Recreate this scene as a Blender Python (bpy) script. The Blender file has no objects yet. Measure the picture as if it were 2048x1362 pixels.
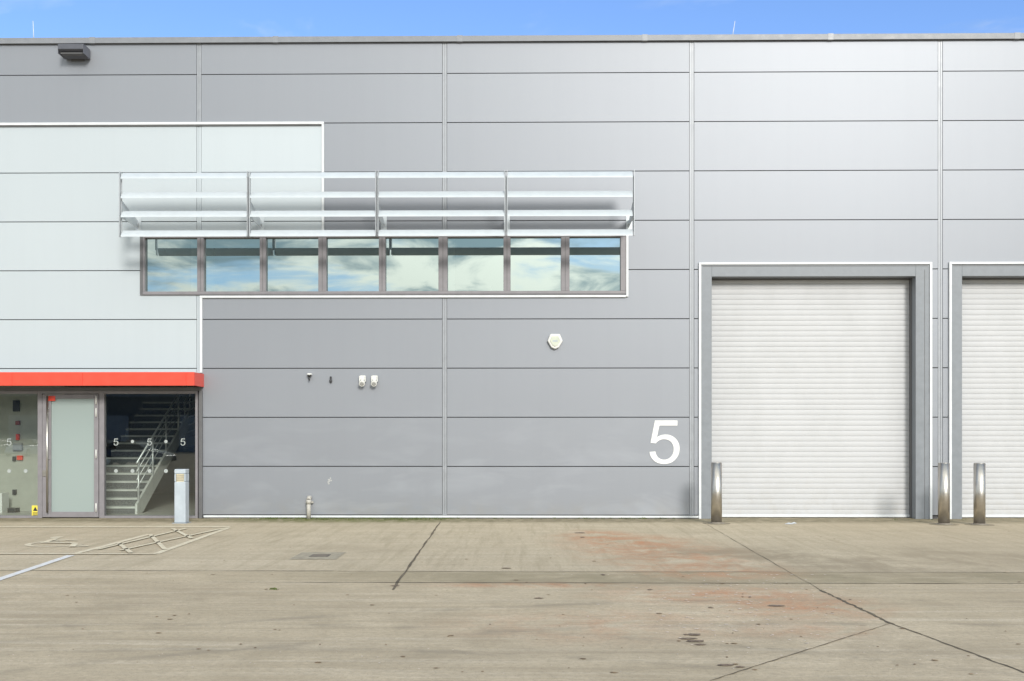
import bpy, bmesh, math, random
from mathutils import Vector, Matrix
random.seed(7)
C = bpy.context
sc = C.scene
sc.view_settings.view_transform = 'Standard'
sc.view_settings.look = 'None'
sc.view_settings.exposure = 0

# ---------------------------------------------------------------- survey
F = 35/36*2048; D = 20.25; H = 1.648; TH = math.radians(0.7); HZ = 875.0
def wx(px, y=0.0):
    t = (px-1024)/F; k = math.tan(TH)
    return (D+y)*(t-k)/(1+t*k)
def wz(px, py, y=0.0):
    X = wx(px, y); d = -X*math.sin(TH)+(D+y)*math.cos(TH)
    return H+(HZ-py)/F*d
def gp(px, py):
    d = F*H/(py-HZ); xc = (px-1024)/F*d
    return (xc*math.cos(TH)-d*math.sin(TH), -D+xc*math.sin(TH)+d*math.cos(TH))

# ---------------------------------------------------------------- node helpers
class NT:
    def __init__(s, name):
        s.m = bpy.data.materials.new(name); s.m.use_nodes = True
        s.t = s.m.node_tree; s.n = s.t.nodes
        s.b = s.n['Principled BSDF']; s.out = s.n['Material Output']
    def l(s, a, b): s.t.links.new(a, b)
    def geo(s):
        g = s.n.new('ShaderNodeNewGeometry'); return g.outputs['Position']
    def _in(s, inp, v):
        if hasattr(v, 'is_output') : s.l(v, inp)
        elif isinstance(v, (tuple, list)):
            inp.default_value = tuple(v)+((1,) if len(v) == 3 and inp.type == 'RGBA' else ())
        else: inp.default_value = v
    def math(s, op, a, b=0.0, c=None, clamp=False):
        n = s.n.new('ShaderNodeMath'); n.operation = op; n.use_clamp = clamp
        s._in(n.inputs[0], a); s._in(n.inputs[1], b)
        if c is not None: s._in(n.inputs[2], c)
        return n.outputs[0]
    def noise(s, vec, scale, detail=3, rough=.5, dist=0.0):
        n = s.n.new('ShaderNodeTexNoise'); s.l(vec, n.inputs['Vector'])
        n.inputs['Scale'].default_value = scale; n.inputs['Detail'].default_value = detail
        n.inputs['Roughness'].default_value = rough; n.inputs['Distortion'].default_value = dist
        return n.outputs['Fac']
    def mapping(s, vec, scale=(1,1,1), rot=(0,0,0), loc=(0,0,0)):
        n = s.n.new('ShaderNodeMapping'); s.l(vec, n.inputs['Vector'])
        n.inputs['Scale'].default_value = scale; n.inputs['Rotation'].default_value = rot
        n.inputs['Location'].default_value = loc
        return n.outputs[0]
    def mr(s, v, a, b, c=0.0, d=1.0, smooth=False):
        n = s.n.new('ShaderNodeMapRange'); s._in(n.inputs['Value'], v)
        if smooth: n.interpolation_type = 'SMOOTHSTEP'
        s._in(n.inputs['From Min'], a); s._in(n.inputs['From Max'], b)
        s._in(n.inputs['To Min'], c); s._in(n.inputs['To Max'], d)
        return n.outputs[0]
    def mix(s, f, a, b, mode='MIX'):
        n = s.n.new('ShaderNodeMix'); n.data_type = 'RGBA'; n.blend_type = mode
        s._in(n.inputs[0], f); s._in(n.inputs[6], a); s._in(n.inputs[7], b)
        return n.outputs[2]
    def bump(s, h, strength, dist=0.01):
        n = s.n.new('ShaderNodeBump'); s.l(h, n.inputs['Height'])
        n.inputs['Strength'].default_value = strength; n.inputs['Distance'].default_value = dist
        s.l(n.outputs[0], s.b.inputs['Normal']); return n
    def sep(s, v):
        n = s.n.new('ShaderNodeSeparateXYZ'); s.l(v, n.inputs[0]); return n.outputs
    def ellipse(s, xyz, c, r, rot=0.0):
        dx = s.math('SUBTRACT', xyz[0], c[0]); dy = s.math('SUBTRACT', xyz[1], c[1])
        ca, sa = math.cos(rot), math.sin(rot)
        u = s.math('ADD', s.math('MULTIPLY', dx, ca/r[0]), s.math('MULTIPLY', dy, sa/r[0]))
        v = s.math('ADD', s.math('MULTIPLY', dx, -sa/r[1]), s.math('MULTIPLY', dy, ca/r[1]))
        q = s.math('SQRT', s.math('ADD', s.math('MULTIPLY', u, u), s.math('MULTIPLY', v, v)))
        return s.mr(q, 0.1, 1.0, 1.0, 0.0, True)

def simple(name, col, rough=.5, metal=0.0, var=.08, scale=6.0, bump=0.0, spec=.5):
    t = NT(name); p = t.geo()
    n = t.noise(p, scale, 3, .6)
    f = t.mr(n, .3, .7, 1-var, 1+var)
    mul = t.n.new('ShaderNodeVectorMath'); mul.operation = 'SCALE'
    mul.inputs[0].default_value = col; t.l(f, mul.inputs['Scale'])
    t.l(mul.outputs[0], t.b.inputs['Base Color'])
    t.l(t.mr(n, .3, .7, max(rough-.06, .02), rough+.06), t.b.inputs['Roughness'])
    t.b.inputs['Metallic'].default_value = metal
    t.b.inputs['Specular IOR Level'].default_value = spec
    if bump: t.bump(t.noise(p, scale*12, 3), bump, .005)
    return t.m

def cladding(name, col, rough=.42, metal=.0):
    t = NT(name); p = t.geo(); xyz = t.sep(p)
    big = t.noise(p, .22, 2, .5)
    streak = t.noise(t.mapping(p, (3.0, 1, .12)), 1.6, 3, .6)
    # slight factory tone difference from panel to panel (5.02 m x 1 m modules)
    cell = t.n.new('ShaderNodeTexWhiteNoise'); cell.noise_dimensions = '2D'
    cv = t.n.new('ShaderNodeCombineXYZ')
    t.l(t.math('FLOOR', t.math('DIVIDE', t.math('SUBTRACT', xyz[0], wx(398)), 5.02)), cv.inputs[0])
    t.l(t.math('FLOOR', t.math('SUBTRACT', xyz[2], .06)), cv.inputs[1]); t.l(cv.outputs[0], cell.inputs['Vector'])
    base = t.mix(cell.outputs['Value'], tuple(c*.975 for c in col), tuple(c*1.025 for c in col))
    base = t.mix(t.mr(big, .3, .7, 0, .5), base, tuple(c*.94 for c in col))
    base = t.mix(t.mr(streak, .45, .8, 0, .10), base, tuple(c*.8 for c in col))
    low = t.mr(xyz[2], 0.0, 2.6, 1.0, 0.0)
    sm = t.noise(t.mapping(p, (.5, 1, 1.6)), 1.3, 3, .62, .4)
    fac = t.math('MULTIPLY', low, t.mr(sm, .48, .72, 0, .7))
    base = t.mix(fac, base, tuple(min(1, c*1.22+.02) for c in col))
    foot = t.mr(xyz[2], 0.0, .5, .30, 0.0)
    base = t.mix(t.math('MULTIPLY', foot, t.mr(t.noise(p, 3.0, 3, .6), .35, .7)), base, (.30, .27, .21))
    t.l(base, t.b.inputs['Base Color'])
    t.b.inputs['Metallic'].default_value = metal
    t.b.inputs['Roughness'].default_value = rough
    rib = t.n.new('ShaderNodeTexWave'); rib.wave_type = 'BANDS'; rib.bands_direction = 'X'
    rib.inputs['Scale'].default_value = 9.0; rib.inputs['Distortion'].default_value = 0.0
    t.l(p, rib.inputs['Vector'])
    can = t.noise(t.mapping(p, (.35, 1, .9)), .8, 1, .4)
    h = t.math('ADD', t.math('MULTIPLY', rib.outputs['Fac'], .012), t.math('MULTIPLY', can, .35))
    t.bump(h, .22, .02)
    return t.m

def glass(name, tint, gloss, fac, rough=0.0):
    t = NT(name); t.n.remove(t.b)
    tr = t.n.new('ShaderNodeBsdfTransparent'); tr.inputs[0].default_value = (*tint, 1)
    gl = t.n.new('ShaderNodeBsdfGlossy'); gl.inputs['Color'].default_value = (*gloss, 1)
    gl.inputs['Roughness'].default_value = rough
    mx = t.n.new('ShaderNodeMixShader')
    p = t.geo(); n = t.noise(p, .5, 1, .4)
    bp = t.n.new('ShaderNodeBump'); t.l(n, bp.inputs['Height'])
    bp.inputs['Strength'].default_value = .08; bp.inputs['Distance'].default_value = .02
    t.l(bp.outputs[0], gl.inputs['Normal'])
    mx.inputs[0].default_value = fac
    t.l(tr.outputs[0], mx.inputs[1]); t.l(gl.outputs[0], mx.inputs[2])
    t.l(mx.outputs[0], t.out.inputs[0]); return t.m

# ---------------------------------------------------------------- mesh builder
class MB:
    def __init__(s): s.bm = bmesh.new()
    def box(s, x0, x1, y0, y1, z0, z1):
        v = [s.bm.verts.new(p) for p in [(x0,y0,z0),(x1,y0,z0),(x1,y1,z0),(x0,y1,z0),(x0,y0,z1),(x1,y0,z1),(x1,y1,z1),(x0,y1,z1)]]
        for q in [(0,3,2,1),(4,5,6,7),(0,1,5,4),(1,2,6,5),(2,3,7,6),(3,0,4,7)]:
            s.bm.faces.new([v[i] for i in q])
        return s
    def pane(s, x0, x1, y, z0, z1):
        s.bm.faces.new([s.bm.verts.new(p) for p in [(x0,y,z0),(x1,y,z0),(x1,y,z1),(x0,y,z1)]]); return s
    def cyl(s, p0, p1, r0, r1=None, seg=20, caps=True):
        r1 = r0 if r1 is None else r1
        p0 = Vector(p0); p1 = Vector(p1); d = (p1-p0).normalized()
        a = d.orthogonal().normalized(); b = d.cross(a)
        A = [s.bm.verts.new(p0+(a*math.cos(2*math.pi*i/seg)+b*math.sin(2*math.pi*i/seg))*r0) for i in range(seg)]
        B = [s.bm.verts.new(p1+(a*math.cos(2*math.pi*i/seg)+b*math.sin(2*math.pi*i/seg))*r1) for i in range(seg)]
        for i in range(seg):
            j = (i+1) % seg; f = s.bm.faces.new((A[i], A[j], B[j], B[i])); f.smooth = True
        if caps: s.bm.faces.new(A[::-1]); s.bm.faces.new(B)
        return s
    def prism(s, pts, axis, a, b, smooth=False):
        def mk(p, q):
            if axis == 'x': return (q, p[0], p[1])
            if axis == 'y': return (p[0], q, p[1])
            return (p[0], p[1], q)
        A = [s.bm.verts.new(mk(p, a)) for p in pts]; B = [s.bm.verts.new(mk(p, b)) for p in pts]
        n = len(pts)
        s.bm.faces.new(A[::-1]); s.bm.faces.new(B)
        for i in range(n): s.bm.faces.new((A[i], A[(i+1) % n], B[(i+1) % n], B[i])).smooth = smooth
        return s
    def poly(s, pts):
        s.bm.faces.new([s.bm.verts.new(p) for p in pts]); return s
    def strip(s, a, b, w, z, jit=0.0, n=1, w2=None):
        a = Vector((*a[:2], z)); b = Vector((*b[:2], z)); d = (b-a).normalized(); nrm = Vector((-d.y, d.x, 0))
        prev = None; w2 = w if w2 is None else w2
        for i in range(n+1):
            t = i/n; c = a.lerp(b, t)+nrm*random.uniform(-jit, jit); ww = (w+(w2-w)*t)*random.uniform(1-.5*(jit > 0), 1+.5*(jit > 0))/2
            cur = (s.bm.verts.new(c-nrm*ww), s.bm.verts.new(c+nrm*ww))
            if prev: s.bm.faces.new((prev[0], cur[0], cur[1], prev[1]))
            prev = cur
        return s
    def done(s, name, mat, parent=None, bevel=0.0, recalc=True, seg=2):
        if recalc: bmesh.ops.recalc_face_normals(s.bm, faces=s.bm.faces)
        me = bpy.data.meshes.new(name); s.bm.to_mesh(me); s.bm.free()
        o = bpy.data.objects.new(name, me); sc.collection.objects.link(o)
        for m in (mat if isinstance(mat, list) else [mat]): me.materials.append(m)
        if parent: o.parent = parent
        if bevel:
            md = o.modifiers.new('bev', 'BEVEL'); md.width = bevel; md.segments = seg; md.limit_method = 'ANGLE'
            md.angle_limit = math.radians(40)
        return o
def empty(name, loc=(0,0,0)):
    e = bpy.data.objects.new(name, None); sc.collection.objects.link(e); e.location = loc; return e

def glyph5():
    P = [('M',85,384),('L',274,400),('Q',295,262,371.5,192.5),('Q',448,123,556,123),('Q',686,123,776,221),('Q',866,319,866,481),
         ('Q',866,635,779.5,724),('Q',693,813,553,813),('Q',466,813,396,773.5),('Q',326,734,286,671),('L',117,693),('L',259,1446),
         ('L',988,1446),('L',988,1274),('L',403,1274),('L',324,880),('Q',456,972,601,972),('Q',793,972,925,839),('Q',1057,706,1057,497),
         ('Q',1057,298,941,153),('Q',800,-25,556,-25),('Q',356,-25,229.5,87),('Q',103,199,85,384)]
    out = []; cur = None
    for c in P:
        if c[0] in 'ML': cur = c[1:3]; out.append(cur)
        else:
            for i in range(1, 7):
                t = i/6; x = (1-t)**2*cur[0]+2*t*(1-t)*c[1]+t*t*c[3]; y = (1-t)**2*cur[1]+2*t*(1-t)*c[2]+t*t*c[4]
                out.append((x, y))
            cur = c[3:5]
    out = out[:-1]
    return [((x-85)/972, (y+25)/1471) for x, y in out]
G5 = glyph5()
def five(mb, x0, x1, z0, z1, ya, yb):
    mb.prism([(x0+(x1-x0)*u, z0+(z1-z0)*v) for u, v in G5], 'y', ya, yb)

# ---------------------------------------------------------------- materials
M_grey = cladding('grey_cladding', (.262, .276, .305), .48, .32)
M_white = cladding('silver_cladding', (.475, .520, .550), .50, .15)
M_back = simple('joint_shadow_gap', (.09, .09, .095), .8)
M_joint = simple('joint_strip', (.30, .315, .34), .45, metal=.2)
M_trim = simple('white_trim', (.66, .68, .70), .4, var=.05)
M_cop = simple('roof_coping', (.215, .225, .245), .45)
M_frame = simple('window_frame_grey', (.225, .212, .226), .45)
M_frame_d = simple('frame_dark', (.12, .12, .125), .5)
M_doorframe = simple('door_surround_grey', (.205, .222, .245), .45)
M_red = simple('red_fascia', (.74, .07, .04), .38, var=.05)
M_blade = simple('louvre_silver', (.53, .57, .60), .38, metal=.15, var=.03)
def steel(name, col, r0, r1):
    t = NT(name); p = t.geo(); n = t.noise(t.mapping(p, (1, 1, 30)), 6, 3)
    t.l(t.mr(n, .3, .7, r0, r1), t.b.inputs['Roughness'])
    n2 = t.noise(p, 5, 3, .6)
    t.l(t.mix(t.mr(n2, .4, .7), col, tuple(c*.82 for c in col)), t.b.inputs['Base Color'])
    t.b.inputs['Metallic'].default_value = 1.0; return t.m
M_steel = steel('brushed_steel', (.58, .55, .51), .28, .40)
M_rail = simple('rail_steel', (.6, .6, .6), .35, metal=.4)
M_black = simple('black_plastic', (.03, .03, .032), .4)
M_whitep = simple('white_plastic', (.68, .68, .65), .4, var=.04)
M_upglass = glass('solar_glass', (.36, .46, .46), (.50, .60, .60), .76)
M_glass = glass('clear_glass', (.86, .91, .88), (.85, .9, .9), .13)
M_white_let = simple('white_lettering', (.76, .76, .76), .5, var=.02)

t = NT('frosted_glass'); t.b.inputs['Base Color'].default_value = (.30, .355, .345, 1)
t.l(t.mr(t.noise(t.geo(), 2.0, 2), .3, .7, .12, .18), t.b.inputs['Roughness'])
M_frost = t.m

# roller door
t = NT('roller_door_slats'); p = t.geo(); xyz = t.sep(p)
n = t.noise(t.mapping(p, (1, 1, .5)), 1.1, 4, .65)
base = t.mix(t.mr(n, .4, .75), (.50, .505, .52), (.455, .46, .47))
low = t.mr(xyz[2], .1, 1.1, 1, 0)
base = t.mix(t.math('MULTIPLY', low, t.mr(t.noise(p, 4.0, 4, .7), .45, .8, 0, .4)), base, (.38, .35, .30))
t.l(base, t.b.inputs['Base Color']); t.b.inputs['Roughness'].default_value = .55
M_slat = t.m

# ---------------------------------------------------------------- ground material
t = NT('concrete_yard'); p = t.geo(); xyz = t.sep(p)
n1 = t.noise(p, .18, 3, .6); n2 = t.noise(p, 1.3, 5, .65, .5); n3 = t.noise(p, 18, 3, .7)
col = t.mix(t.mr(n1, .32, .68), (.50, .415, .285), (.62, .52, .37))
col = t.mix(t.mr(n2, .38, .68, 0, .7), col, (.39, .32, .215))
dr = t.noise(t.mapping(p, (.25, 3.0, 1), (0, 0, math.radians(9))), 1.2, 5, .7, .3)
col = t.mix(t.mr(dr, .48, .72, 0, .65), col, (.33, .27, .185))
dr2 = t.noise(t.mapping(p, (.22, 5.0, 1), (0, 0, math.radians(-14)), (3, 7, 0)), 1.0, 4, .7, .2)
col = t.mix(t.mr(dr2, .50, .70, 0, .5), col, (.70, .61, .47))
dr3 = t.noise(t.mapping(p, (4.5, .35, 1), (0, 0, math.radians(6)), (1, 2, 0)), 1.3, 4, .7, .2)
fine = t.noise(t.mapping(p, (1.2, 26.0, 1), (0, 0, math.radians(24))), 1.6, 3, .6, .1)
col = t.mix(t.mr(fine, .5, .70, 0, .42), col, (.36, .30, .22))
ap = t.mr(xyz[1], -8.06, -8.0, 0, 1)
col = t.mix(t.math('MULTIPLY', ap, .35), col, (.56, .49, .37))
col = t.mix(t.math('MULTIPLY', ap, t.mr(dr3, .48, .70, 0, .65)), col, (.37, .31, .21))
rs = t.mr(xyz[0], 4.0, 6.5, 0, .35, True)
col = t.mix(rs, col, (.39, .315, .215))
st = t.math('MULTIPLY', t.mr(xyz[1], -9.0, -8.95, 0, 1), t.mr(xyz[1], -8.05, -8.0, 1, 0))
stx = t.mr(xyz[0], -3.5, -1.0, .15, 1.0)
stm = t.math('MULTIPLY', t.math('MULTIPLY', st, stx), t.mr(n2, .3, .62, .15, .75))
col = t.mix(stm, col, (.26, .225, .14))
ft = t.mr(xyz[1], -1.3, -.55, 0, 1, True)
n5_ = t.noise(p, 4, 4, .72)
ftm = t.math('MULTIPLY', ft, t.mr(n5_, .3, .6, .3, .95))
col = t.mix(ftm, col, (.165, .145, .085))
mossx = t.ellipse(xyz, (-3.6, -.3), (3.8, 1.1))
col = t.mix(t.math('MULTIPLY', mossx, t.mr(n5_, .36, .54, 0, .95)), col, (.125, .145, .03))
rn = t.mr(t.noise(p, 2.2, 5, .75, .6), .38, .64)
for (px, py, rx, ry, s, rot) in [(1260,1085,1.7,2.3,1.0,.2),(1340,1110,1.8,1.9,1.0,-.3),(1190,1070,.9,1.4,.8,0),(1060,1170,1.7,.30,1.0,0),
                                 (1420,1140,1.6,1.3,.9,0),(1600,1215,1.3,1.0,.9,0),(1450,1190,1.9,.9,.85,0),(1210,1250,2.0,1.2,.5,0),(1620,1262,.9,.5,.6,0)]:
    e = t.ellipse(xyz, gp(px, py), (rx, ry), rot)
    col = t.mix(t.math('MULTIPLY', t.math('MULTIPLY', e, rn), s), col, (.50, .25, .135))
dn = t.mr(t.noise(p, 1.1, 5, .7, .4), .4, .6)
for (px, py, rx, ry, s) in [(1500,1110,2.8,1.8,.75),(1750,1130,2.8,1.6,.65),(1950,1110,2.2,2.0,.5),(700,1100,1.2,1.0,.45),(1250,1165,2.5,.5,.6),(250,1200,3,1.2,.5),(1650,1300,2.5,1.2,.5),(350,1075,1.5,1.5,.3),(800,1300,2.2,.9,.35)]:
    e = t.ellipse(xyz, gp(px, py), (rx, ry))
    col = t.mix(t.math('MULTIPLY', t.math('MULTIPLY', e, dn), s), col, (.27, .22, .15))
# oil drips and old spots
vo = t.n.new('ShaderNodeTexVoronoi'); vo.inputs['Scale'].default_value = 1.7; vo.inputs['Randomness'].default_value = 1.0
t.l(p, vo.inputs['Vector'])
spot = t.math('MULTIPLY', t.mr(vo.outputs['Distance'], .02, .085, 1, 0, True), t.mr(n2, .45, .6, 0, .55))
col = t.mix(spot, col, (.20, .165, .12))
col = t.mix(t.mr(n3, .4, .72, 0, .55), col, (.33, .27, .19))
sp = t.mr(t.noise(p, 60, 2, .5), .61, .72, 0, .6)
col = t.mix(sp, col, (.20, .165, .12))
for (cx_, cy_, r_, w_) in [(-2.0, -22.0, 9.5, .10), (-2.6, -22.4, 10.9, .12), (3.0, -24.0, 12.6, .12), (3.4, -24.4, 14.3, .12)]:
    dx = t.math('SUBTRACT', xyz[0], cx_); dy = t.math('SUBTRACT', xyz[1], cy_)
    q = t.math('SQRT', t.math('ADD', t.math('MULTIPLY', dx, dx), t.math('MULTIPLY', dy, dy)))
    ring = t.mr(t.math('ABSOLUTE', t.math('SUBTRACT', q, r_)), .02, w_, 1, 0, True)
    col = t.mix(t.math('MULTIPLY', ring, t.mr(n2, .42, .62, 0, .45)), col, (.27, .23, .17))
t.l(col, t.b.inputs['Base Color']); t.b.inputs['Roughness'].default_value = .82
t.b.inputs['Specular IOR Level'].default_value = .25
h = t.math('ADD', t.math('MULTIPLY', fine, .6), n3)
t.bump(h, .8, .007)
M_ground = t.m

M_crack = simple('joint_sealant_dark', (.13, .105, .07), .9, var=.4, scale=5)
t = NT('worn_paint'); p = t.geo()
t.l(t.mix(t.mr(t.noise(p, 9, 5, .75), .42, .66), (.70, .64, .49), (.56, .47, .33)), t.b.inputs['Base Color']); t.b.inputs['Roughness'].default_value = .7
M_oldpaint = t.m
t = NT('white_road_paint'); p = t.geo()
t.l(t.mix(t.mr(t.noise(p, 9, 5, .75), .5, .75), (.70, .70, .70), (.54, .47, .35)), t.b.inputs['Base Color']); t.b.inputs['Roughness'].default_value = .7
M_paint = t.m

g = MB(); g.box(-400, 400, -400, 400, -.5, 0); g.done('ground', M_ground)

# ---------------------------------------------------------------- yard joints & marks
J = MB()
def gl(a, b, w, jit=.008, n=30): J.strip(gp(*a), gp(*b), w, .004, jit, n)
gl((881,1044), (785,1180), .03)
J.strip((-40, -8.0), (-2.35, -8.0), .018, .004, .004, 80); J.strip((-2.3, -8.02), (30, -8.02), .014, .004, .004, 80)
J.strip((-40, -8.97), (-2.5, -8.97), .009, .004, .004, 60); J.strip((-2.5, -8.97), (4.9, -8.97), .024, .004, .006, 30)
J.strip((4.9, -8.97), (40, -8.6), .012, .004, .004, 60)
gl((1415,1050), (1640,1180), .008)
gl((1640,1180), (1782,1247), .030, .012); gl((1782,1247), (2120,1372), .018, .008)
gl((1782,1247), (1420,1362), .010, .006)
J.done('ground_joints', M_crack)

Pn = MB()
def pl(m, a, b, w): m.strip(gp(*a), gp(*b), w, .006)
Pn.strip((gp(-300,1055)[0], gp(460,1054)[1]), gp(460,1054), .20, .006); pl(Pn, (458,1055.5), (312,1108), .10)
Pn.strip((gp(-300,1109)[0], gp(312,1109)[1]), gp(312,1109), .09, .010)
pl(Pn, (298,1069), (150,1108), .10)
for a, b in [((446,1058), (240,1102)), ((372,1058), (196,1100)), ((300,1070), (330,1100)), ((235,1086), (262,1107)), ((345,1058), (384,1078))]:
    Pn.strip(gp(*a), gp(*b), .07, .014)
Pn.done('parking_bay_marking', M_oldpaint)
Pw = MB(); pl(Pw, (142,1111), (-120,1199), .11); Pw.done('parking_line', M_paint)
W = MB(); c0 = gp(112, 1087); z = .006
def arc(cx, cy, r, a0, a1, w, n=18):
    pts = [(cx+r*math.cos(math.radians(a0+(a1-a0)*i/n)), cy+r*math.sin(math.radians(a0+(a1-a0)*i/n))) for i in range(n+1)]
    for i in range(n): W.strip(pts[i], pts[i+1], w, z)
cx, cy = c0
arc(cx+.05, cy-.05, .42, 100, 350, .09); W.strip((cx-.35, cy+.75), (cx-.2, cy+.0), .1, z+.004)
W.strip((cx-.22, cy+.05), (cx+.3, cy+.0), .1, z+.008); W.strip((cx+.3, cy), (cx+.5, cy-.55), .09, z+.004)
W.strip((cx+.45, cy-.5), (cx+.7, cy-.45), .08, z+.008); W.strip((cx-.28, cy+.42), (cx+.15, cy+.38), .08, z+.008)
W.poly([(cx-.42+.11*math.cos(k*math.pi/7), cy+.92+.11*math.sin(k*math.pi/7), z) for k in range(14)])
W.done('wheelchair_symbol', M_oldpaint)
mh = empty('manhole_cover'); x, y = gp(640, 1112)
q = MB(); q.poly([(*gp(578,1119), .004), (*gp(672,1119), .004), (*gp(692,1105), .004), (*gp(604,1105), .004)]); q.done('patch_concrete', simple('patch_concrete', (.34, .30, .225), .9, var=.25, scale=8), mh)
q = MB(); q.box(x-.13, x+.13, y-.13, y+.13, -.02, .010); q.done('cover', simple('cast_iron', (.11, .10, .085), .7, var=.3, scale=20), mh, .004)
q = MB()
for i in range(4): q.box(x-.11, x+.11, y-.11+i*.065, y-.09+i*.065, .010, .014)
q.done('ribs', simple('cast_iron_ribs', (.15, .13, .11), .6), mh)

# ---------------------------------------------------------------- warehouse building
B = empty('warehouse_building')
XL, XR = wx(-900), wx(2900)
ROWS = [.06+k for k in range(0, 10)]
TOP = 9.70
bays = [wx(398)+i*5.02 for i in range(-4, 7)]
E_R = wx(402)
def R(px0, px1, py0, py1):
    cx = (px0+px1)/2
    return (wx(px0), wx(px1), wz(cx, py1), wz(cx, py0))
WIN = R(281, 1252, 470, 590)
ENT = (XL-1, E_R, -1, wz(200, 746))
DR1 = (wx(1402), wx(1858), -1, wz(1630, 530))
DSP = wx(1902)-wx(1402)
DR2 = (DR1[0]+DSP, DR1[1]+DSP, -1, DR1[3])
HOLES = [WIN, ENT, DR1, DR2]
zt = wz(300, 250); WX = wx(644)
WHITE = [(XL-1, WX, WIN[3], zt), (XL-1, WIN[0], WIN[2], WIN[3]), (XL-1, E_R, ENT[3], WIN[2])]
def sub(r, h):
    x0, x1, z0, z1 = r; a0, a1, b0, b1 = h
    if a0 >= x1 or a1 <= x0 or b0 >= z1 or b1 <= z0: return [r]
    out = []
    if b0 > z0: out.append((x0, x1, z0, b0))
    if b1 < z1: out.append((x0, x1, b1, z1))
    lo, hi = max(z0, b0), min(z1, b1)
    if a0 > x0: out.append((x0, a0, lo, hi))
    if a1 < x1: out.append((a1, x1, lo, hi))
    return [q for q in out if q[1]-q[0] > 1e-4 and q[3]-q[2] > 1e-4]
def inter(r, h):
    q = (max(r[0], h[0]), min(r[1], h[1]), max(r[2], h[2]), min(r[3], h[3]))
    return [q] if q[1]-q[0] > 1e-4 and q[3]-q[2] > 1e-4 else []
def subs(rs, hs):
    for h in hs: rs = [q for r in rs for q in sub(r, h)]
    return rs
gm, wm = MB(), MB()
edges = [XL]+[b for b in bays if XL+.3 < b < XR-.3]+[XR]
levels = [.07]+ROWS[1:]+[TOP]
for i in range(len(edges)-1):
    x0 = edges[i]+(.05 if i else 0); x1 = edges[i+1]-(.05 if i < len(edges)-2 else 0)
    for k in range(len(levels)-1):
        r = (x0, x1, levels[k]+.009, levels[k+1]-.009)
        rs = subs([r], HOLES)
        for q in rs:
            for w in WHITE:
                for v in inter(q, w): wm.box(v[0], v[1], 0, .06, v[2], v[3])
        for v in subs(rs, WHITE): gm.box(v[0], v[1], 0, .06, v[2], v[3])
gm.done('grey_panels', M_grey, B); wm.done('silver_panels', M_white, B)
bk = MB()
for v in subs([(XL, XR, 0, TOP)], HOLES): bk.box(v[0], v[1], .055, .12, v[2], v[3])
bk.done('wall_backing', M_back, B)
s = MB(); s.box(XL-.1, XL, 0, 30, 0, TOP); s.box(XR, XR+.1, 0, 30, 0, TOP); s.box(XL-.1, XR+.1, 30, 30.1, 0, TOP)
s.done('side_and_rear_walls', M_grey, B)
s = MB(); s.box(XL, XR, .13, 30, TOP-.25, TOP-.12); s.done('roof', M_cop, B)
js, jw = MB(), MB()
for b in edges[1:-1]:
    for (o0, o1, yy) in [(-.042, -.007, .004), (-.006, .006, .012), (.007, .042, .004)]:
        rs = subs([(b+o0, b+o1, .07, TOP)], HOLES)
        for q in rs:
            for w in WHITE:
                for v in inter(q, w): jw.box(v[0], v[1], yy, .054, v[2], v[3])
        for v in subs(rs, WHITE): js.box(v[0], v[1], yy, .054, v[2], v[3])
js.done('vertical_joint_strips', M_joint, B); jw.done('vertical_joint_strips_silver', M_white, B)
cp = MB(); x = XL
while x < XR:
    cp.box(x, min(x+3.75, XR)-.006, -.05, .45, TOP+.0, TOP+.10); cp.box(x, min(x+3.75, XR)-.006, -.06, -.045, TOP-.012, TOP+.105); x += 3.75
cp.done('roof_coping', M_cop, B, .004)
cj = MB(); x = XL+3.75
while x < XR: cj.box(x-.06, x+.05, -.064, .4, TOP-.014, TOP+.111); x += 3.75
cj.done('coping_joint_covers', simple('coping_joint', (.235, .245, .265), .4), B)

# white trims
tr = MB()
def trim(x0, x1, z0, z1, y=-.045): tr.box(x0, x1, y, .05, z0, z1)
T = .045
trim(XL, WX+T, zt-.005, zt+T)
trim(WX, WX+T, WIN[3]+.0, zt-.007)
trim(WIN[1], WIN[1]+T, WIN[2]-T, WIN[3]+.03)
trim(E_R-.01, WIN[1]-.002, WIN[2]-T-.012, WIN[2]-.012)
trim(E_R-.01, E_R+.035, ENT[3]+.002, WIN[2]-T-.014)
trim(E_R+.06, DR1[0]-.01, .02, .06, -.03)
for DR in (DR1, DR2):
    trim(DR[0]-.05, DR[0]-.002, .0, DR[3]+.05); trim(DR[1]+.002, DR[1]+.05, 0, DR[3]+.05)
    trim(DR[0], DR[1], DR[3]+.006, DR[3]+.05)
tr.done('white_trim', M_trim, B, .003)
tr = MB(); tr.box(XL, WX, -.03, .02, zt-.028, zt-.007); tr.box(E_R+.06, DR1[0]-.06, -.012, .05, .0, .018)
tr.done('trim_shadow_groove', M_frame_d, B)

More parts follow.
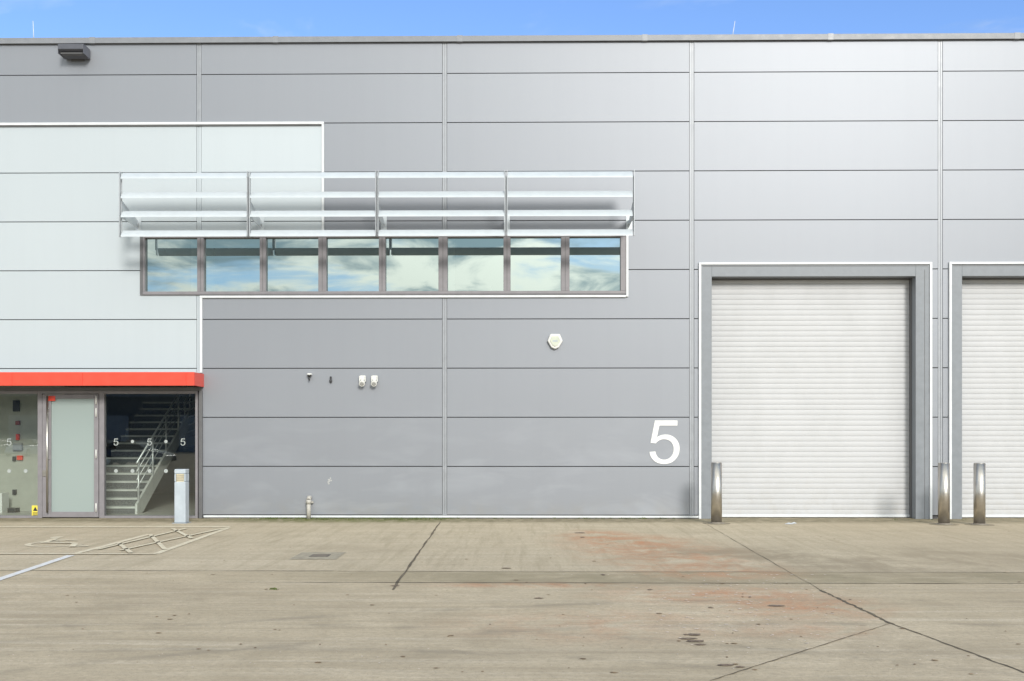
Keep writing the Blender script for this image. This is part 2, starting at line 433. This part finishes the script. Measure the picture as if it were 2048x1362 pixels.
# roller doors
def roller(DR, name):
    zi = wz(1630, 553); x0 = DR[0]+.215; x1 = DR[1]-.275; yb = .30
    fr = MB()
    fr.box(DR[0], x0, -.02, yb+.1, 0, DR[3]); fr.box(x1, DR[1], -.02, yb+.1, 0, DR[3])
    fr.box(x0+.001, x1-.001, -.02, yb+.1, zi, DR[3])
    fr.done(name+'_surround', M_doorframe, B, .004)
    ln = MB(); ln.box(DR[0]+.03, DR[1]-.03, -.024, -.019, DR[3]-.03, DR[3]-.018)
    ln.box(DR[1]-.10, DR[1]-.092, -.024, -.019, 0, DR[3]-.1); ln.done(name+'_seams', M_frame_d, B)
    prof = []; pitch = .108; z = .06
    while z < zi+.05:
        prof += [(yb, z), (yb-.004, z+.006), (yb-.007, z+.03), (yb-.008, z+.054), (yb-.007, z+.078), (yb-.005, z+.100), (yb+.003, z+.104)]; z += pitch
    bm = bmesh.new(); pa = [bm.verts.new((x0+.01, a, b)) for a, b in prof]; pb = [bm.verts.new((x1-.01, a, b)) for a, b in prof]
    for i in range(len(prof)-1): bm.faces.new((pa[i], pb[i], pb[i+1], pa[i+1]))
    m = MB(); m.bm.free(); m.bm = bm; m.done(name+'_curtain', M_slat, B, recalc=False)
    q = MB(); q.box(x0+.01, x1-.01, yb-.03, yb+.02, .012, .065); q.done(name+'_bottom_bar', M_trim, B, .004)
    q = MB(); q.box(x0-.001, x0+.012, yb-.08, yb, 0, zi); q.box(x1-.012, x1+.001, yb-.12, yb, 0, zi); q.box(x0, x1, yb-.06, yb+.05, zi-.03, zi+.002)
    q.box(x0, x1, yb+.04, yb+.06, 0, zi)
    q.done(name+'_guides', M_frame_d, B)
roller(DR1, 'roller_door'); roller(DR2, 'roller_door_2')

# strip window
wf = MB(); X0, X1, Z0, Z1 = WIN
wf.box(X0, X1, -.03, .12, Z0, Z0+.075); wf.box(X0, X1, -.03, .12, Z1-.05, Z1)
panes = [(290,395),(408,520),(532,637),(653,758),(771,877),(895,1007),(1021,1122),(1139,1241)]
xs = [(wx(a), wx(b)) for a, b in panes]
prev = X0
for a, b in xs: wf.box(prev, a, -.026, .115, Z0+.076, Z1-.051); prev = b
wf.box(prev, X1, -.026, .115, Z0+.076, Z1-.051)
wf.done('strip_window_frame', M_frame, B, .004)
wf = MB()
for i in range(len(xs)-1):
    m = (xs[i][1]+xs[i+1][0])/2; wf.box(m-.005, m+.005, -.029, -.02, Z0+.08, Z1-.055)
wf.box(X0+.005, X1-.005, -.034, -.02, Z0+.012, Z0+.022)
wf.box(X0, X0+.06, -.034, -.02, Z0+.03, Z1)
wf.done('strip_window_frame_joints', M_frame_d, B)
gm = MB()
for a, b in xs: gm.pane(a-.01, b+.01, .06, Z0+.07, Z1-.045)
gm.done('strip_window_glass', M_upglass, B)
M_int = simple('interior_plaster', (.42, .44, .43), .8)
o = MB(); o.box(X0-2, X1+.5, 7, 7.1, 3.9, 7.2); o.box(X0-2, X1+.5, .13, 7.1, 3.9, 4.0); o.box(X0-2, X1+.5, .13, 7.1, 7.1, 7.2)
o.box(X0-2.1, X0-2, .13, 7.1, 3.9, 7.2); o.box(X1+.5, X1+.6, .13, 7.1, 3.9, 7.2); o.done('office_room', M_int, B)
o = MB()
for a, b in [(384,399), (409,427), (882,893), (896,909)]: o.box(wx(a, .2), wx(b, .2), .16, .3, 4.3, 6.2)
o.box(wx(940, 1.5), wx(982, 1.5), 1.4, 1.9, 4.0, wz(960, 571, 1.4))
o.done('office_blinds', simple('blind_white', (.85, .85, .80), .7), B)

# red canopy
cy0 = -.62; cz0, cz1 = wz(388, 771, cy0), wz(388, 744, cy0); cxr = wx(388, cy0)
M_soff = simple('soffit', (.24, .23, .23), .6)
c = MB()
joints = [XL]+[wx(v, cy0) for v in (-420, -200, 24, 165, 372)]+[cxr]
for a, b in zip(joints[:-1], joints[1:]): c.box(a, b-.004, cy0, cy0+.03, cz0, cz1)
c.box(cxr-.03, cxr, cy0+.032, -.002, cz0, cz1)
c.done('canopy_fascia', M_red, B, .003)
c = MB(); c.box(XL, cxr-.032, cy0+.032, .1, cz0+.02, cz0+.05); c.box(XL, cxr-.032, cy0+.032, -.002, cz1-.03, cz1-.006); c.done('canopy_soffit', M_soff, B)
c = MB(); c.box(XL, E_R+.03, -.05, .1, cz0-.075, cz0-.002); c.box(E_R-.03, E_R+.04, -.05, .1, 0, cz0-.076); c.done('entrance_head_frame', M_frame_d, B, .003)

# entrance glazing
GZ = cz0-.076
ef = MB()
def post(a, b, y0=-.02, y1=.09, z0=0.0, z1=GZ): ef.box(wx(a), wx(b), y0, y1, z0, z1)
post(76, 85); post(199, 209); post(391, 396)
ef.box(XL, wx(76)-.001, -.02, .09, 0, .05); ef.box(wx(209)+.001, wx(391)-.001, -.02, .09, 0, .05)
ef.box(XL, wx(76)-.001, -.02, .09, GZ-.06, GZ-.001); ef.box(wx(85)+.001, wx(199)-.001, -.02, .09, GZ-.06, GZ-.001); ef.box(wx(209)+.001, wx(391)-.001, -.02, .09, GZ-.06, GZ-.001)
for v in (-120, -330): post(v-5, v+5)
ef.done('entrance_frame', M_frame, B, .004)
dl = MB(); a, b = wx(86), wx(198); zt2 = GZ-.07
dl.box(a, wx(103), -.03, .04, .02, zt2); dl.box(wx(189), b, -.03, .04, .02, zt2); dl.box(wx(103)+.001, wx(189)-.001, -.03, .04, .02, .13); dl.box(wx(103)+.001, wx(189)-.001, -.03, .04, zt2-.09, zt2)
dl.done('door_leaf_frame', M_frame, B, .004)
dl = MB(); dl.box(wx(102), wx(190), .0, .012, .12, zt2-.08); dl.done('door_frosted_panel', M_frost, B)
dl = MB(); hx = wx(99); dl.cyl((hx, -.10, .12), (hx, -.10, zt2-.03), .019)
for z in (.3, 1.2, 2.2): dl.cyl((hx, -.10, z), (hx, -.028, z), .012)
dl.done('door_pull_handle', M_steel, B)
dl = MB()
for py in (800, 825, 908, 1015): zz = wz(194, py); dl.cyl((wx(194), -.045, zz-.09), (wx(194), -.045, zz+.09), .013)
dl.done('door_hinges', M_whitep, B)
dl = MB(); dl.box(wx(96), wx(112), -.036, -.0305, wz(103, 802), wz(103, 792)); dl.done('door_label', M_red, B)
dl = MB(); dl.box(wx(87), wx(95), -.05, -.028, wz(91, 952), wz(91, 940)); dl.done('door_lock', M_steel, B)
gg = MB(); gg.pane(XL, wx(76), .035, .05, GZ-.06); gg.pane(wx(209), wx(391), .035, .05, GZ-.06); gg.done('entrance_glass', M_glass, B)
mf = MB()
for px in (17, 231, 298, 365, -50):
    five(mf, wx(px-4.8), wx(px+4.8), wz(px, 891), wz(px, 877), .024, .027)
for px in (264, 331): 
    mf.cyl((wx(px), .024, wz(px, 883)), (wx(px), .027, wz(px, 883)), .034)
for px in (231, 264, 298, 331, 365, 17, 50): mf.cyl((wx(px), .024, wz(px, 942)), (wx(px), .027, wz(px, 942)), .04)
mf.done('glass_manifestation', simple('etched_vinyl', (.36, .39, .38), .6), B)
ws = MB(); ws.box(wx(63), wx(77), .012, .018, wz(70, 1033), wz(70, 1011)); ws.done('warning_notice', simple('notice_yellow', (.75, .62, .08), .5), B)
ws = MB(); ws.prism([(wx(65.5), wz(70, 1022)), (wx(74.5), wz(70, 1022)), (wx(70), wz(70, 1013.5))], 'y', .008, .0115)
for k in range(3): ws.box(wx(65), wx(75), .008, .0115, wz(70, 1026+2.4*k), wz(70, 1025+2.4*k))
ws.done('warning_triangle', M_black, B)
# lobby
LX = wx(396)+.05
o = MB(); o.box(XL, LX+2.5, .13, 9, -.02, .012); o.done('lobby_floor', simple('lobby_floor', (.50, .48, .44), .4), B)
o = MB(); o.box(XL, LX+2.5, 9, 9.1, 0, 3.85); o.box(XL, LX+2.6, .125, 9.1, 3.8, 3.88); o.box(LX+2.5, LX+2.6, .13, 9, 0, 3.8); o.done('lobby_walls', simple('lobby_back', (.50, .50, .47), .8), B)
o = MB(); pwx = wx(128, 1.8); o.box(XL, pwx, 1.8, 1.9, .013, 3.79); o.done('lobby_partition', simple('lobby_partition', (.40, .40, .35), .8, var=.05), B)
def lb(px0, px1, py0, py1, nm, mat, y=1.8, d=.06):
    o = MB(); o.box(wx(px0, y), wx(px1, y), y-d, y-.001, wz(px0, py1, y), wz(px0, py0, y)); o.done(nm, mat, B, .006)
lb(28, 40, 801, 823, 'speaker_box', M_black); lb(34, 40, 868, 880, 'call_point', M_red); lb(28, 46, 886, 901, 'alarm_panel', simple('panel_grey', (.3, .3, .3), .5))
lb(27, 33, 913, 922, 'socket', M_black); lb(36, 47, 911, 920, 'red_notice', M_red); lb(27, 34, 979, 989, 'socket_low', M_black); lb(33, 41, 842, 850, 'sounder', simple('sounder', (.25, .06, .04), .5))
lb(0, 18, 985, 1030, 'white_cabinet', M_whitep, 1.5, .3); lb(24, 40, 1015, 1032, 'waste_bin', M_black, 1.5, .2)
# staircase
sw0, sw1 = wx(150, 1.0), wx(277, 1.0)
tr_, rs_ = MB(), MB()
for k in range(15):
    y0 = .95+k*.275; z1 = .17*(k+1)
    tr_.box(sw0, sw1-.05, y0-.02, y0+.28, z1-.04, z1); rs_.box(sw0, sw1-.05, y0, y0+.02, z1-.17, z1-.041)
tr_.done('stair_treads', simple('tread_pale', (.60, .60, .57), .6), B); rs_.done('stair_risers', simple('riser_speckle', (.13, .132, .135), .6, var=.7, scale=60), B)
st = MB(); L = 15*.275; st.prism([(.93, 0), (.93, .22), (.93+L, 15*.17+.22), (.93+L, 15*.17-.12), (1.2, 0)], 'x', sw1-.048, sw1); st.done('stair_stringer', simple('stringer', (.6, .6, .57), .5), B)
rl = MB()
for xr in (sw1-.02, ):
    for hh in (1.0, .82, .64, .46): rl.cyl((xr, .95, .1+hh), (xr, .95+L, 15*.17+.1+hh), .022 if hh == 1.0 else .01, seg=10)
    for k in range(0, 15, 3): rl.cyl((xr, 1.05+k*.275, .17*k), (xr, 1.05+k*.275, .17*k+1.17), .022, seg=10)
x1 = LX+1.6
for hh in (0, .18, .36, .54, .72): rl.cyl((sw1-.1, 4.2, 1.75+hh), (x1, 4.2, 3.0+hh), .016, seg=8)
for k in range(5):
    xx = sw1-.1+(x1-sw1+.1)*k/4; zz = 1.75+1.25*k/4; rl.cyl((xx, 4.2, zz-.2), (xx, 4.2, zz+.75), .018, seg=8)
rl.done('stair_railing', M_rail, B)
o = MB(); o.prism([(sw1-.2, 1.35), (x1, 2.6), (x1, 2.85), (sw1-.2, 1.6)], 'y', 4.25, 5.3); o.done('return_flight', simple('return_flight', (.16, .16, .16), .6), B)

# ---------------------------------------------------------------- sunshade
S = empty('window_sunshade'); p0 = -.91
px_posts = [240.5, 498, 754.5, 1012, 1268]
pxs = [wx(v, p0) for v in px_posts]
zc = [wz(754, v, p0) for v in (350, 389, 427, 466)]
ztop, zbot = wz(754, 342, p0), wz(754, 473, p0)
po = MB()
for i, X in enumerate(pxs):
    for dx in ((-.022, .022) if 0 < i < 4 else (0,)):
        po.box(X+dx-.006, X+dx+.006, p0-.05, p0+.035, zbot, ztop)
    po.box(X-.015, X+.015, p0+.036, p0+.06, zbot+.1, ztop-.1)
po.done('vertical_fins', simple('fin_silver', (.40, .42, .44), .4, metal=.3), S, .002)
bl = MB()
AF = [(math.cos(2*math.pi*i/16)*.19/2, math.sin(2*math.pi*i/16)*.032/2) for i in range(16)]; tl = math.radians(50)
for zz in zc:
    for i in range(4):
        pts = [(p0+a*math.cos(tl)-b*math.sin(tl), zz+a*math.sin(tl)+b*math.cos(tl)) for a, b in AF]
        bl.prism(pts, 'x', pxs[i]+.032, pxs[i+1]-.032)
bl.done('louvre_blades', M_blade, S)
br = MB()
for i, X in enumerate(pxs):
    zA, zB = zc[1]-.08, zc[2]-.06
    br.prism([(p0+.06, zA), (p0+.06, zB), (-.012, zB-.02), (-.012, zB+.12)], 'x', X-.005, X+.005)
    br.box(X-.06, X+.06, -.012, -.001, zB-.08, zB+.2)
    br.cyl((X-.02, -.03, zB+.05), (X+.02, -.03, zB+.05), .03, seg=12)
br.done('wall_brackets', M_blade, S)

# ---------------------------------------------------------------- number 5
n5 = MB(); five(n5, wx(1299), wx(1359), wz(1330, 928), wz(1330, 841), -.012, -.001); n5.done('building_number_sign', M_white_let)

# ---------------------------------------------------------------- bollards
def bollard(px, pyb, pyt):
    x, y = gp(px, pyb-4); d = (F*H/(pyb-HZ)); h = H+(HZ-pyt)/F*d
    e = empty('steel_bollard', (x, y, 0))
    m = MB(); r = .104
    m.cyl((0, 0, 0), (0, 0, h-.012), r, seg=40); m.cyl((0, 0, h-.012), (0, 0, h), r, r-.012, seg=40)
    m.done('post', M_steel, e)
    m = MB(); m.cyl((0, 0, 0), (0, 0, .012), r+.05, seg=32); m.cyl((0, 0, .012), (0, 0, .03), r+.012, r+.004, seg=32)
    m.done('base_plate', simple('base_plate', (.25, .22, .18), .7), e)
    m = MB(); m.cyl((0, 0, .001), (0, 0, .004), r+.16, seg=24); m.done('mortar_ring', simple('mortar', (.26, .22, .155), .9, var=.3, scale=14), e)
bollard(1433, 1051, 926); bollard(1888, 1053, 926.5); bollard(1959, 1053.5, 927)

# lamp bollard
x, y = gp(363.5, 1046); e = empty('bollard_light', (x, y, 0)); hh = 1.04; w = .108
M_lampb = simple('lamp_grey_blue', (.42, .47, .52), .35)
m = MB(); m.box(-w, w, -w, w, .012, .80); m.box(-w, w, w-.03, w, .801, .95); m.box(-w, -w+.03, -w, w-.031, .801, .95); m.box(w-.03, w, -w, w-.031, .801, .95)
m.box(-w, w, -w, w, .951, hh); m.done('housing', M_lampb, e, .014, seg=3)
m = MB(); m.box(-w+.035, w-.035, -w+.02, w-.035, .801, .949); m.done('lens', simple('lens', (.60, .54, .38), .25), e)
m = MB()
for z in (.83, .87, .91): m.box(-w+.03, w-.03, -w+.004, -w+.019, z, z+.008)
m.done('louvres', M_frame, e)
m = MB(); m.box(-.14, .14, -.14, .14, 0, .012); m.done('base', simple('lamp_base', (.3, .33, .36), .5), e)

# ---------------------------------------------------------------- wall fittings
e = empty('alarm_bell_box'); cx, cz = wx(1110), wz(1110, 683); r = .155
m = MB()
hexa = [(cx+r*sx, cz+r*sz) for sx, sz in [(-1, .05), (-.62, .95), (.62, .95), (1, .05), (.5, -.8), (0, -1.05), (-.5, -.8)]]
m.prism(hexa, 'y', -.08, -.001); m.done('cover', M_whitep, e, .02, seg=3)
m = MB(); m.prism([(cx+(a-cx)*.68, cz+(b-cz)*.68) for a, b in hexa], 'y', -.095, -.081); m.done('raised_centre', simple('alarm_centre', (.52, .55, .46), .35), e, .01)
m = MB(); m.box(cx-.05, cx+.05, -.099, -.0955, cz-.015, cz+.02); m.done('strobe_window', simple('strobe', (.40, .45, .47), .3), e)
for px in (726, 750):
    e = empty('security_light'); cx, cz = wx(px), wz(px, 762)
    m = MB(); m.box(cx-.05, cx+.05, -.05, -.001, cz+.02, cz+.11); m.cyl((cx, -.03, cz+.03), (cx, -.10, cz-.01), .03)
    m.box(cx-.065, cx-.045, -.09, -.03, cz-.02, cz+.1); m.box(cx+.045, cx+.065, -.09, -.03, cz-.02, cz+.1)
    m.done('mount', M_whitep, e, .006)
    m = MB(); m.cyl((cx, -.03, cz-.02), (cx, -.15, cz-.06), .045, .062, 24); m.cyl((cx, -.15, cz-.06), (cx, -.155, cz-.062), .062, .05, 24)
    m.done('lamp_head', M_whitep, e)
    m = MB(); m.cyl((cx, -.152, cz-.061), (cx, -.162, cz-.064), .044, .03, 24); m.done('lens', simple('lens_grey', (.30, .30, .29), .2), e)
e = empty('security_camera'); cx, cz = wx(620), wz(620, 749)
m = MB(); m.box(cx-.045, cx+.045, -.07, -.001, cz-.02, cz+.02); m.cyl((cx, -.07, cz-.01), (cx, -.07, cz+.018), .05, .03); m.done('housing', M_whitep, e, .005)
m = MB(); m.cyl((cx, -.07, cz-.055), (cx, -.07, cz-.012), .022, .045); m.cyl((cx, -.07, cz-.13), (cx, -.07, cz-.055), .012, .02); m.done('dome', M_black, e)
e = empty('door_contact_sensor'); cx, cz = wx(662), wz(662, 760)
m = MB(); m.box(cx-.018, cx+.018, -.04, -.001, cz-.06, cz+.07); m.cyl((cx, -.05, cz-.01), (cx+.0, -.02, cz-.02), .03); m.done('body', M_black, e, .006)
e = empty('vent_pipe'); cx = wx(617.5, -.12); zt_ = wz(617, 994, -.12)
M_pipe = simple('pipe_white', (.46, .44, .40), .5, var=.2, scale=9)
m = MB(); m.cyl((cx, -.13, 0), (cx, -.13, zt_-.05), .042, seg=24); m.cyl((cx, -.13, zt_-.06), (cx, -.09, zt_-.01), .046, seg=20); m.cyl((cx, -.10, zt_-.02), (cx, -.001, zt_-.02), .044, seg=20)
m.cyl((cx, -.13, zt_-.14), (cx, -.13, zt_-.05), .05, seg=24); m.done('pipe', M_pipe, e)
m = MB(); m.box(cx-.075, cx+.075, -.075, -.001, zt_-.13, zt_-.09); m.done('clip', M_pipe, e, .004)
m = MB()
for k in range(9):
    a = random.uniform(0, 6.28); rr = random.uniform(.01, .05); cx, cz = wx(658)+rr*math.cos(a), wz(658, 961)+rr*1.3*math.sin(a)
    m.poly([(cx+random.uniform(.5, 1)*.022*math.cos(j*1.05), -.0035-.0005*k, cz+random.uniform(.5, 1)*.022*math.sin(j*1.05)) for j in range(6)])
m.done('wall_scuff', simple('scuff', (.42, .42, .42), .6), B, recalc=False)
e = empty('wall_floodlight'); xa, xb = wx(118, -.3), wx(168, -.3); z1 = wz(142, 88, -.3); z0 = wz(142, 110, -.3)
m = MB(); m.prism([(-.36, z0+.10), (-.36, z1-.02), (-.30, z1), (-.02, z1), (-.02, z0+.02), (-.1, z0)], 'x', xa, xb); m.done('hood', simple('hood_dark', (.085, .09, .11), .45), e, .006)
m = MB(); m.box(xa+.12, xb-.12, -.02, -.0005, z0-.02, z1); m.box(xa+.03, xb-.03, -.30, -.12, z0+.03, z0+.05); m.done('bracket', M_frame_d, e)
m = MB(); m.box(xa-.006, xa+.0, -.34, -.03, z0+.02, z1-.02); m.box(xb, xb+.006, -.34, -.03, z0+.02, z1-.02); m.done('end_plates', simple('end_plate', (.12, .125, .15), .5), e)
for px, pxt, pyb, pyt in ((68, 66, 72, 42), (1464, 1470, 72, 42)):
    e = empty('lightning_rod'); m = MB(); a = (wx(px, .2), .2, TOP+.1); b = (wx(pxt, .2), .2, wz(pxt, pyt, .2))
    m.cyl(a, b, .009, .005, 8); m.cyl(a, (a[0], a[1], a[2]+.05), .05, .03, 12); m.done('rod', M_trim, e)

# ---------------------------------------------------------------- litter and weeds
def blob(m, px, py, r, hgt=.012, asp=1.0, n=9):
    x, y = gp(px, py); c = m.bm.verts.new((x, y, hgt)); ring = []
    for i in range(n):
        a = 2*math.pi*i/n; q = r*random.uniform(.6, 1.15); ring.append(m.bm.verts.new((x+q*math.cos(a)*asp, y+q*math.sin(a), .005)))
    for i in range(n): m.bm.faces.new((c, ring[i], ring[(i+1) % n]))
m = MB()
for px, py, r, asp in [(1385,1270,.05,2),(1375,1278,.05,2),(1392,1283,.06,1.6),(1372,1270,.03,1),(1400,1290,.03,2),(1550,1212,.06,1.8),(1421,1216,.035,1),(1452,1331,.04,2),(1160,1066,.10,1.2),(1165,1075,.07,1),
                       (1206,1150,.05,.8),(1012,1137,.05,2),(1078,1197,.04,1.5),(1500,1195,.02,1),(1300,1180,.03,1.5),(1700,1200,.02,1),(790,1172,.04,1.5),(1480,1335,.03,1.5),(640,1290,.012,1),(980,1250,.012,1)]:
    blob(m, px, py, r*.85, .012, asp, 11)
m.done('mud_clods', simple('mud', (.16, .12, .088), .9, var=.4, scale=30))
m = MB()
for _ in range(260):
    px = random.gauss(1480, 130); py = min(1330, max(1150, random.gauss(1205, 45))); blob(m, px, py, random.uniform(.004, .018), .006, 1.3, 5)
for _ in range(300):
    px = random.uniform(0, 2048); py = random.uniform(1060, 1350); blob(m, px, py, random.uniform(.003, .008), .005, 1.2, 5)
m.done('grit', simple('grit', (.70, .61, .52), .9, var=.3, scale=30))
m = MB()
for _ in range(130):
    px = random.uniform(100, 2040); py = random.uniform(1045, 1350); blob(m, px, py, random.uniform(.006, .022), .008, random.uniform(.6, 2), 6)
m.done('leaf_litter', simple('dead_leaf', (.20, .135, .075), .9, var=.4, scale=30))
m = MB()
for px, py, r in [(1578,1048,.10),(1588,1047,.06)]: blob(m, px, py, r, .03, 1.3, 8)
m.done('paper_litter', simple('paper', (.55, .57, .59), .7))
m = MB()
def tuft(x, y, h, n=10, sp=.04):
    for _ in range(n):
        a = random.uniform(0, 6.28); bx, by = x+random.uniform(-sp, sp), y+random.uniform(-sp, sp)
        hx, hy = math.cos(a), math.sin(a); w = .006; q = random.uniform(.4, 1)*h
        m.poly([(bx-hy*w, by+hx*w, .002), (bx+hy*w, by-hx*w, .002), (bx+hx*q*.5, by+hy*q*.5, q)])
for _ in range(200): tuft(wx(random.uniform(520, 900)), random.uniform(-.35, -.06), random.uniform(.015, .045), 9, .06)
for _ in range(90): tuft(wx(random.uniform(407, 1390)), random.uniform(-.12, -.05), random.uniform(.02, .05), 7, .03)
for _ in range(16):
    x, y = gp(547+random.gauss(0, 3), 1179+random.gauss(0, .8)); tuft(x, y, .02, 8, .02)
for _ in range(8): x, y = gp(random.uniform(1780, 2040), 1040); tuft(x, y, .03, 6, .03)
m.done('weeds', simple('weed_green', (.10, .125, .035), .8, var=.4, scale=20), recalc=False)

# ---------------------------------------------------------------- across the yard (seen reflected in the glazing)
def car(x, y, col, rot):
    e = empty('parked_car', (x, y, 0)); e.rotation_euler = (0, 0, rot)
    def loft(sections, mat, nm):
        m = MB(); prev = None
        for xs_, hw0, hw1, z0, z1 in sections:
            cur = [m.bm.verts.new(v) for v in [(xs_, -hw0, z0), (xs_, -hw0*1.01, (z0*.5+z1*.5)), (xs_, -hw1, z1), (xs_, hw1, z1), (xs_, hw0*1.01, (z0*.5+z1*.5)), (xs_, hw0, z0)]]
            if prev:
                for i in range(6): m.bm.faces.new((prev[i], prev[(i+1) % 6], cur[(i+1) % 6], cur[i]))
            else: m.bm.faces.new(cur)
            prev = cur
        m.bm.faces.new(prev[::-1]); return m.done(nm, mat, e, .04, seg=3)
    paint = simple('car_paint', col, .2)
    loft([(-2.2, .75, .68, .35, .75), (-2.05, .86, .8, .22, .9), (-1.2, .9, .82, .2, .97), (.9, .9, .82, .2, .95), (1.8, .88, .78, .22, .78), (2.15, .74, .66, .3, .62)], paint, 'body')
    loft([(-1.85, .76, .70, .9, .95), (-1.2, .78, .60, .9, 1.38), (.1, .78, .60, .9, 1.42), (1.0, .76, .68, .9, .96)], simple('car_glass', (.02, .025, .03), .05), 'greenhouse')
    m = MB(); m.prism([(-1.15, 1.385), (.05, 1.425), (.05, 1.45), (-1.15, 1.41)], 'y', -.6, .6); m.done('roof', paint, e, .01)
    m = MB()
    for sx in (-1.35, 1.35):
        for sy in (-1, 1): m.cyl((sx, sy*.72, .32), (sx, sy*.91, .32), .32, seg=24)
    m.done('wheels', M_black, e, .02)
    m = MB()
    for sx in (-1.35, 1.35):
        for sy in (-1, 1): m.cyl((sx, sy*.912, .32), (sx, sy*.925, .32), .2, seg=12)
    m.done('hubs', M_steel, e)
cols = [(.05, .06, .09), (.45, .46, .48), (.02, .02, .025), (.6, .6, .62), (.04, .05, .12), (.3, .03, .03)]
car(-22.8, -38, cols[0], .1)
for i, xx in enumerate([-52, -49.2, -46.4, -43.4, -40, -37.0, -34.0, -20, -12, 8, 14]):
    car(xx, -66, cols[i % 6], math.pi/2+.02)
W2 = empty('distant_warehouse')
m = MB(); m.box(-130, 90, -118, -95, 0, 6.4); m.done('walls', simple('distant_cladding', (.09, .10, .105), .6), W2)
m = MB(); m.box(-130.5, 90.5, -118.5, -94.7, 6.4, 6.8); m.done('parapet', simple('distant_parapet', (.2, .21, .22), .5), W2)
m = MB()
for k in range(-12, 9): m.box(k*10, k*10+4, -94.98, -94.9, .01, 4.2)
m.done('loading_doors', simple('distant_doors', (.3, .31, .32), .5), W2)

# ---------------------------------------------------------------- light
EL, AZ = math.radians(25), math.radians(18)
L = Vector((math.sin(AZ)*math.cos(EL), -math.cos(AZ)*math.cos(EL), math.sin(EL)))
sl = bpy.data.lights.new('sun', 'SUN'); sl.energy = 2.9; sl.angle = math.radians(13); sl.color = (1, .965, .90)
so = bpy.data.objects.new('sun', sl); sc.collection.objects.link(so); so.rotation_euler = L.to_track_quat('Z', 'Y').to_euler(); so.location = (20, -40, 30)

w = bpy.data.worlds.new('World'); sc.world = w; w.use_nodes = True
class WT(NT):
    def __init__(s, w): s.t = w.node_tree; s.n = s.t.nodes
t = WT(w); bg = t.n['Background']; bg.inputs['Strength'].default_value = .15
sky = t.n.new('ShaderNodeTexSky'); sky.sky_type = 'NISHITA'; sky.sun_disc = False
sky.sun_elevation = EL; sky.sun_rotation = math.atan2(L.x, L.y); sky.air_density = 1.0; sky.dust_density = .6; sky.ozone_density = 2.0
tc = t.n.new('ShaderNodeTexCoord'); d = tc.outputs['Generated']; xyz = t.sep(d)
den = t.math('ADD', t.math('MAXIMUM', xyz[2], 0.0), .12)
cb = t.n.new('ShaderNodeCombineXYZ'); t.l(t.math('DIVIDE', xyz[0], den), cb.inputs[0]); t.l(t.math('DIVIDE', xyz[1], den), cb.inputs[1])
v = cb.outputs[0]
n = t.noise(v, 1.6, 6, .58, .5); n2 = t.noise(t.mapping(v, (1, 1, 1), (0, 0, 0), (.12, .25, 3)), 2.0, 6, .58, .5)
rear = t.mr(xyz[1], .25, -.35, 0, 1, True)
thr = t.math('SUBTRACT', .56, t.math('MULTIPLY', rear, .22))
cov = t.mr(n, thr, t.math('ADD', thr, .18), 0, 1, True)
cov = t.math('MULTIPLY', cov, t.mr(rear, 0, 1, .40, .97))
dt = t.n.new('ShaderNodeVectorMath'); dt.operation = 'DOT_PRODUCT'; t.l(d, dt.inputs[0]); dt.inputs[1].default_value = L
glow = t.math('POWER', t.math('MAXIMUM', dt.outputs['Value'], 0.0), 5.0)
cc = t.mix(t.mr(n2, .42, .60, 0, 1, True), (2.6, 3.3, 3.6), (9.8, 9.3, 8.2))
# heavier cloud base low down, brighter veil higher up
hi = t.mr(xyz[2], .10, .40, .75, 1.25)
gain = t.math('MULTIPLY', hi, t.math('ADD', t.math('MULTIPLY', glow, 1.0), 1.0))
sc2 = t.n.new('ShaderNodeVectorMath'); sc2.operation = 'SCALE'; t.l(cc, sc2.inputs[0]); t.l(gain, sc2.inputs['Scale'])
skc = t.mix(1.0, sky.outputs[0], (1.05, 1.22, 1.55), 'MULTIPLY')
skc = t.mix(t.math('MULTIPLY', rear, .6), skc, (5.0, 6.6, 7.6))
t.l(t.mix(cov, skc, sc2.outputs[0]), bg.inputs['Color'])

# ---------------------------------------------------------------- camera
cd = bpy.data.cameras.new('camera'); cd.lens = 35; cd.sensor_width = 36; cd.shift_y = (HZ-681)/2048; cd.clip_end = 2000
co = bpy.data.objects.new('camera', cd); sc.collection.objects.link(co)
co.location = (0, -D, H); co.rotation_euler = (math.radians(90), 0, TH); sc.camera = co
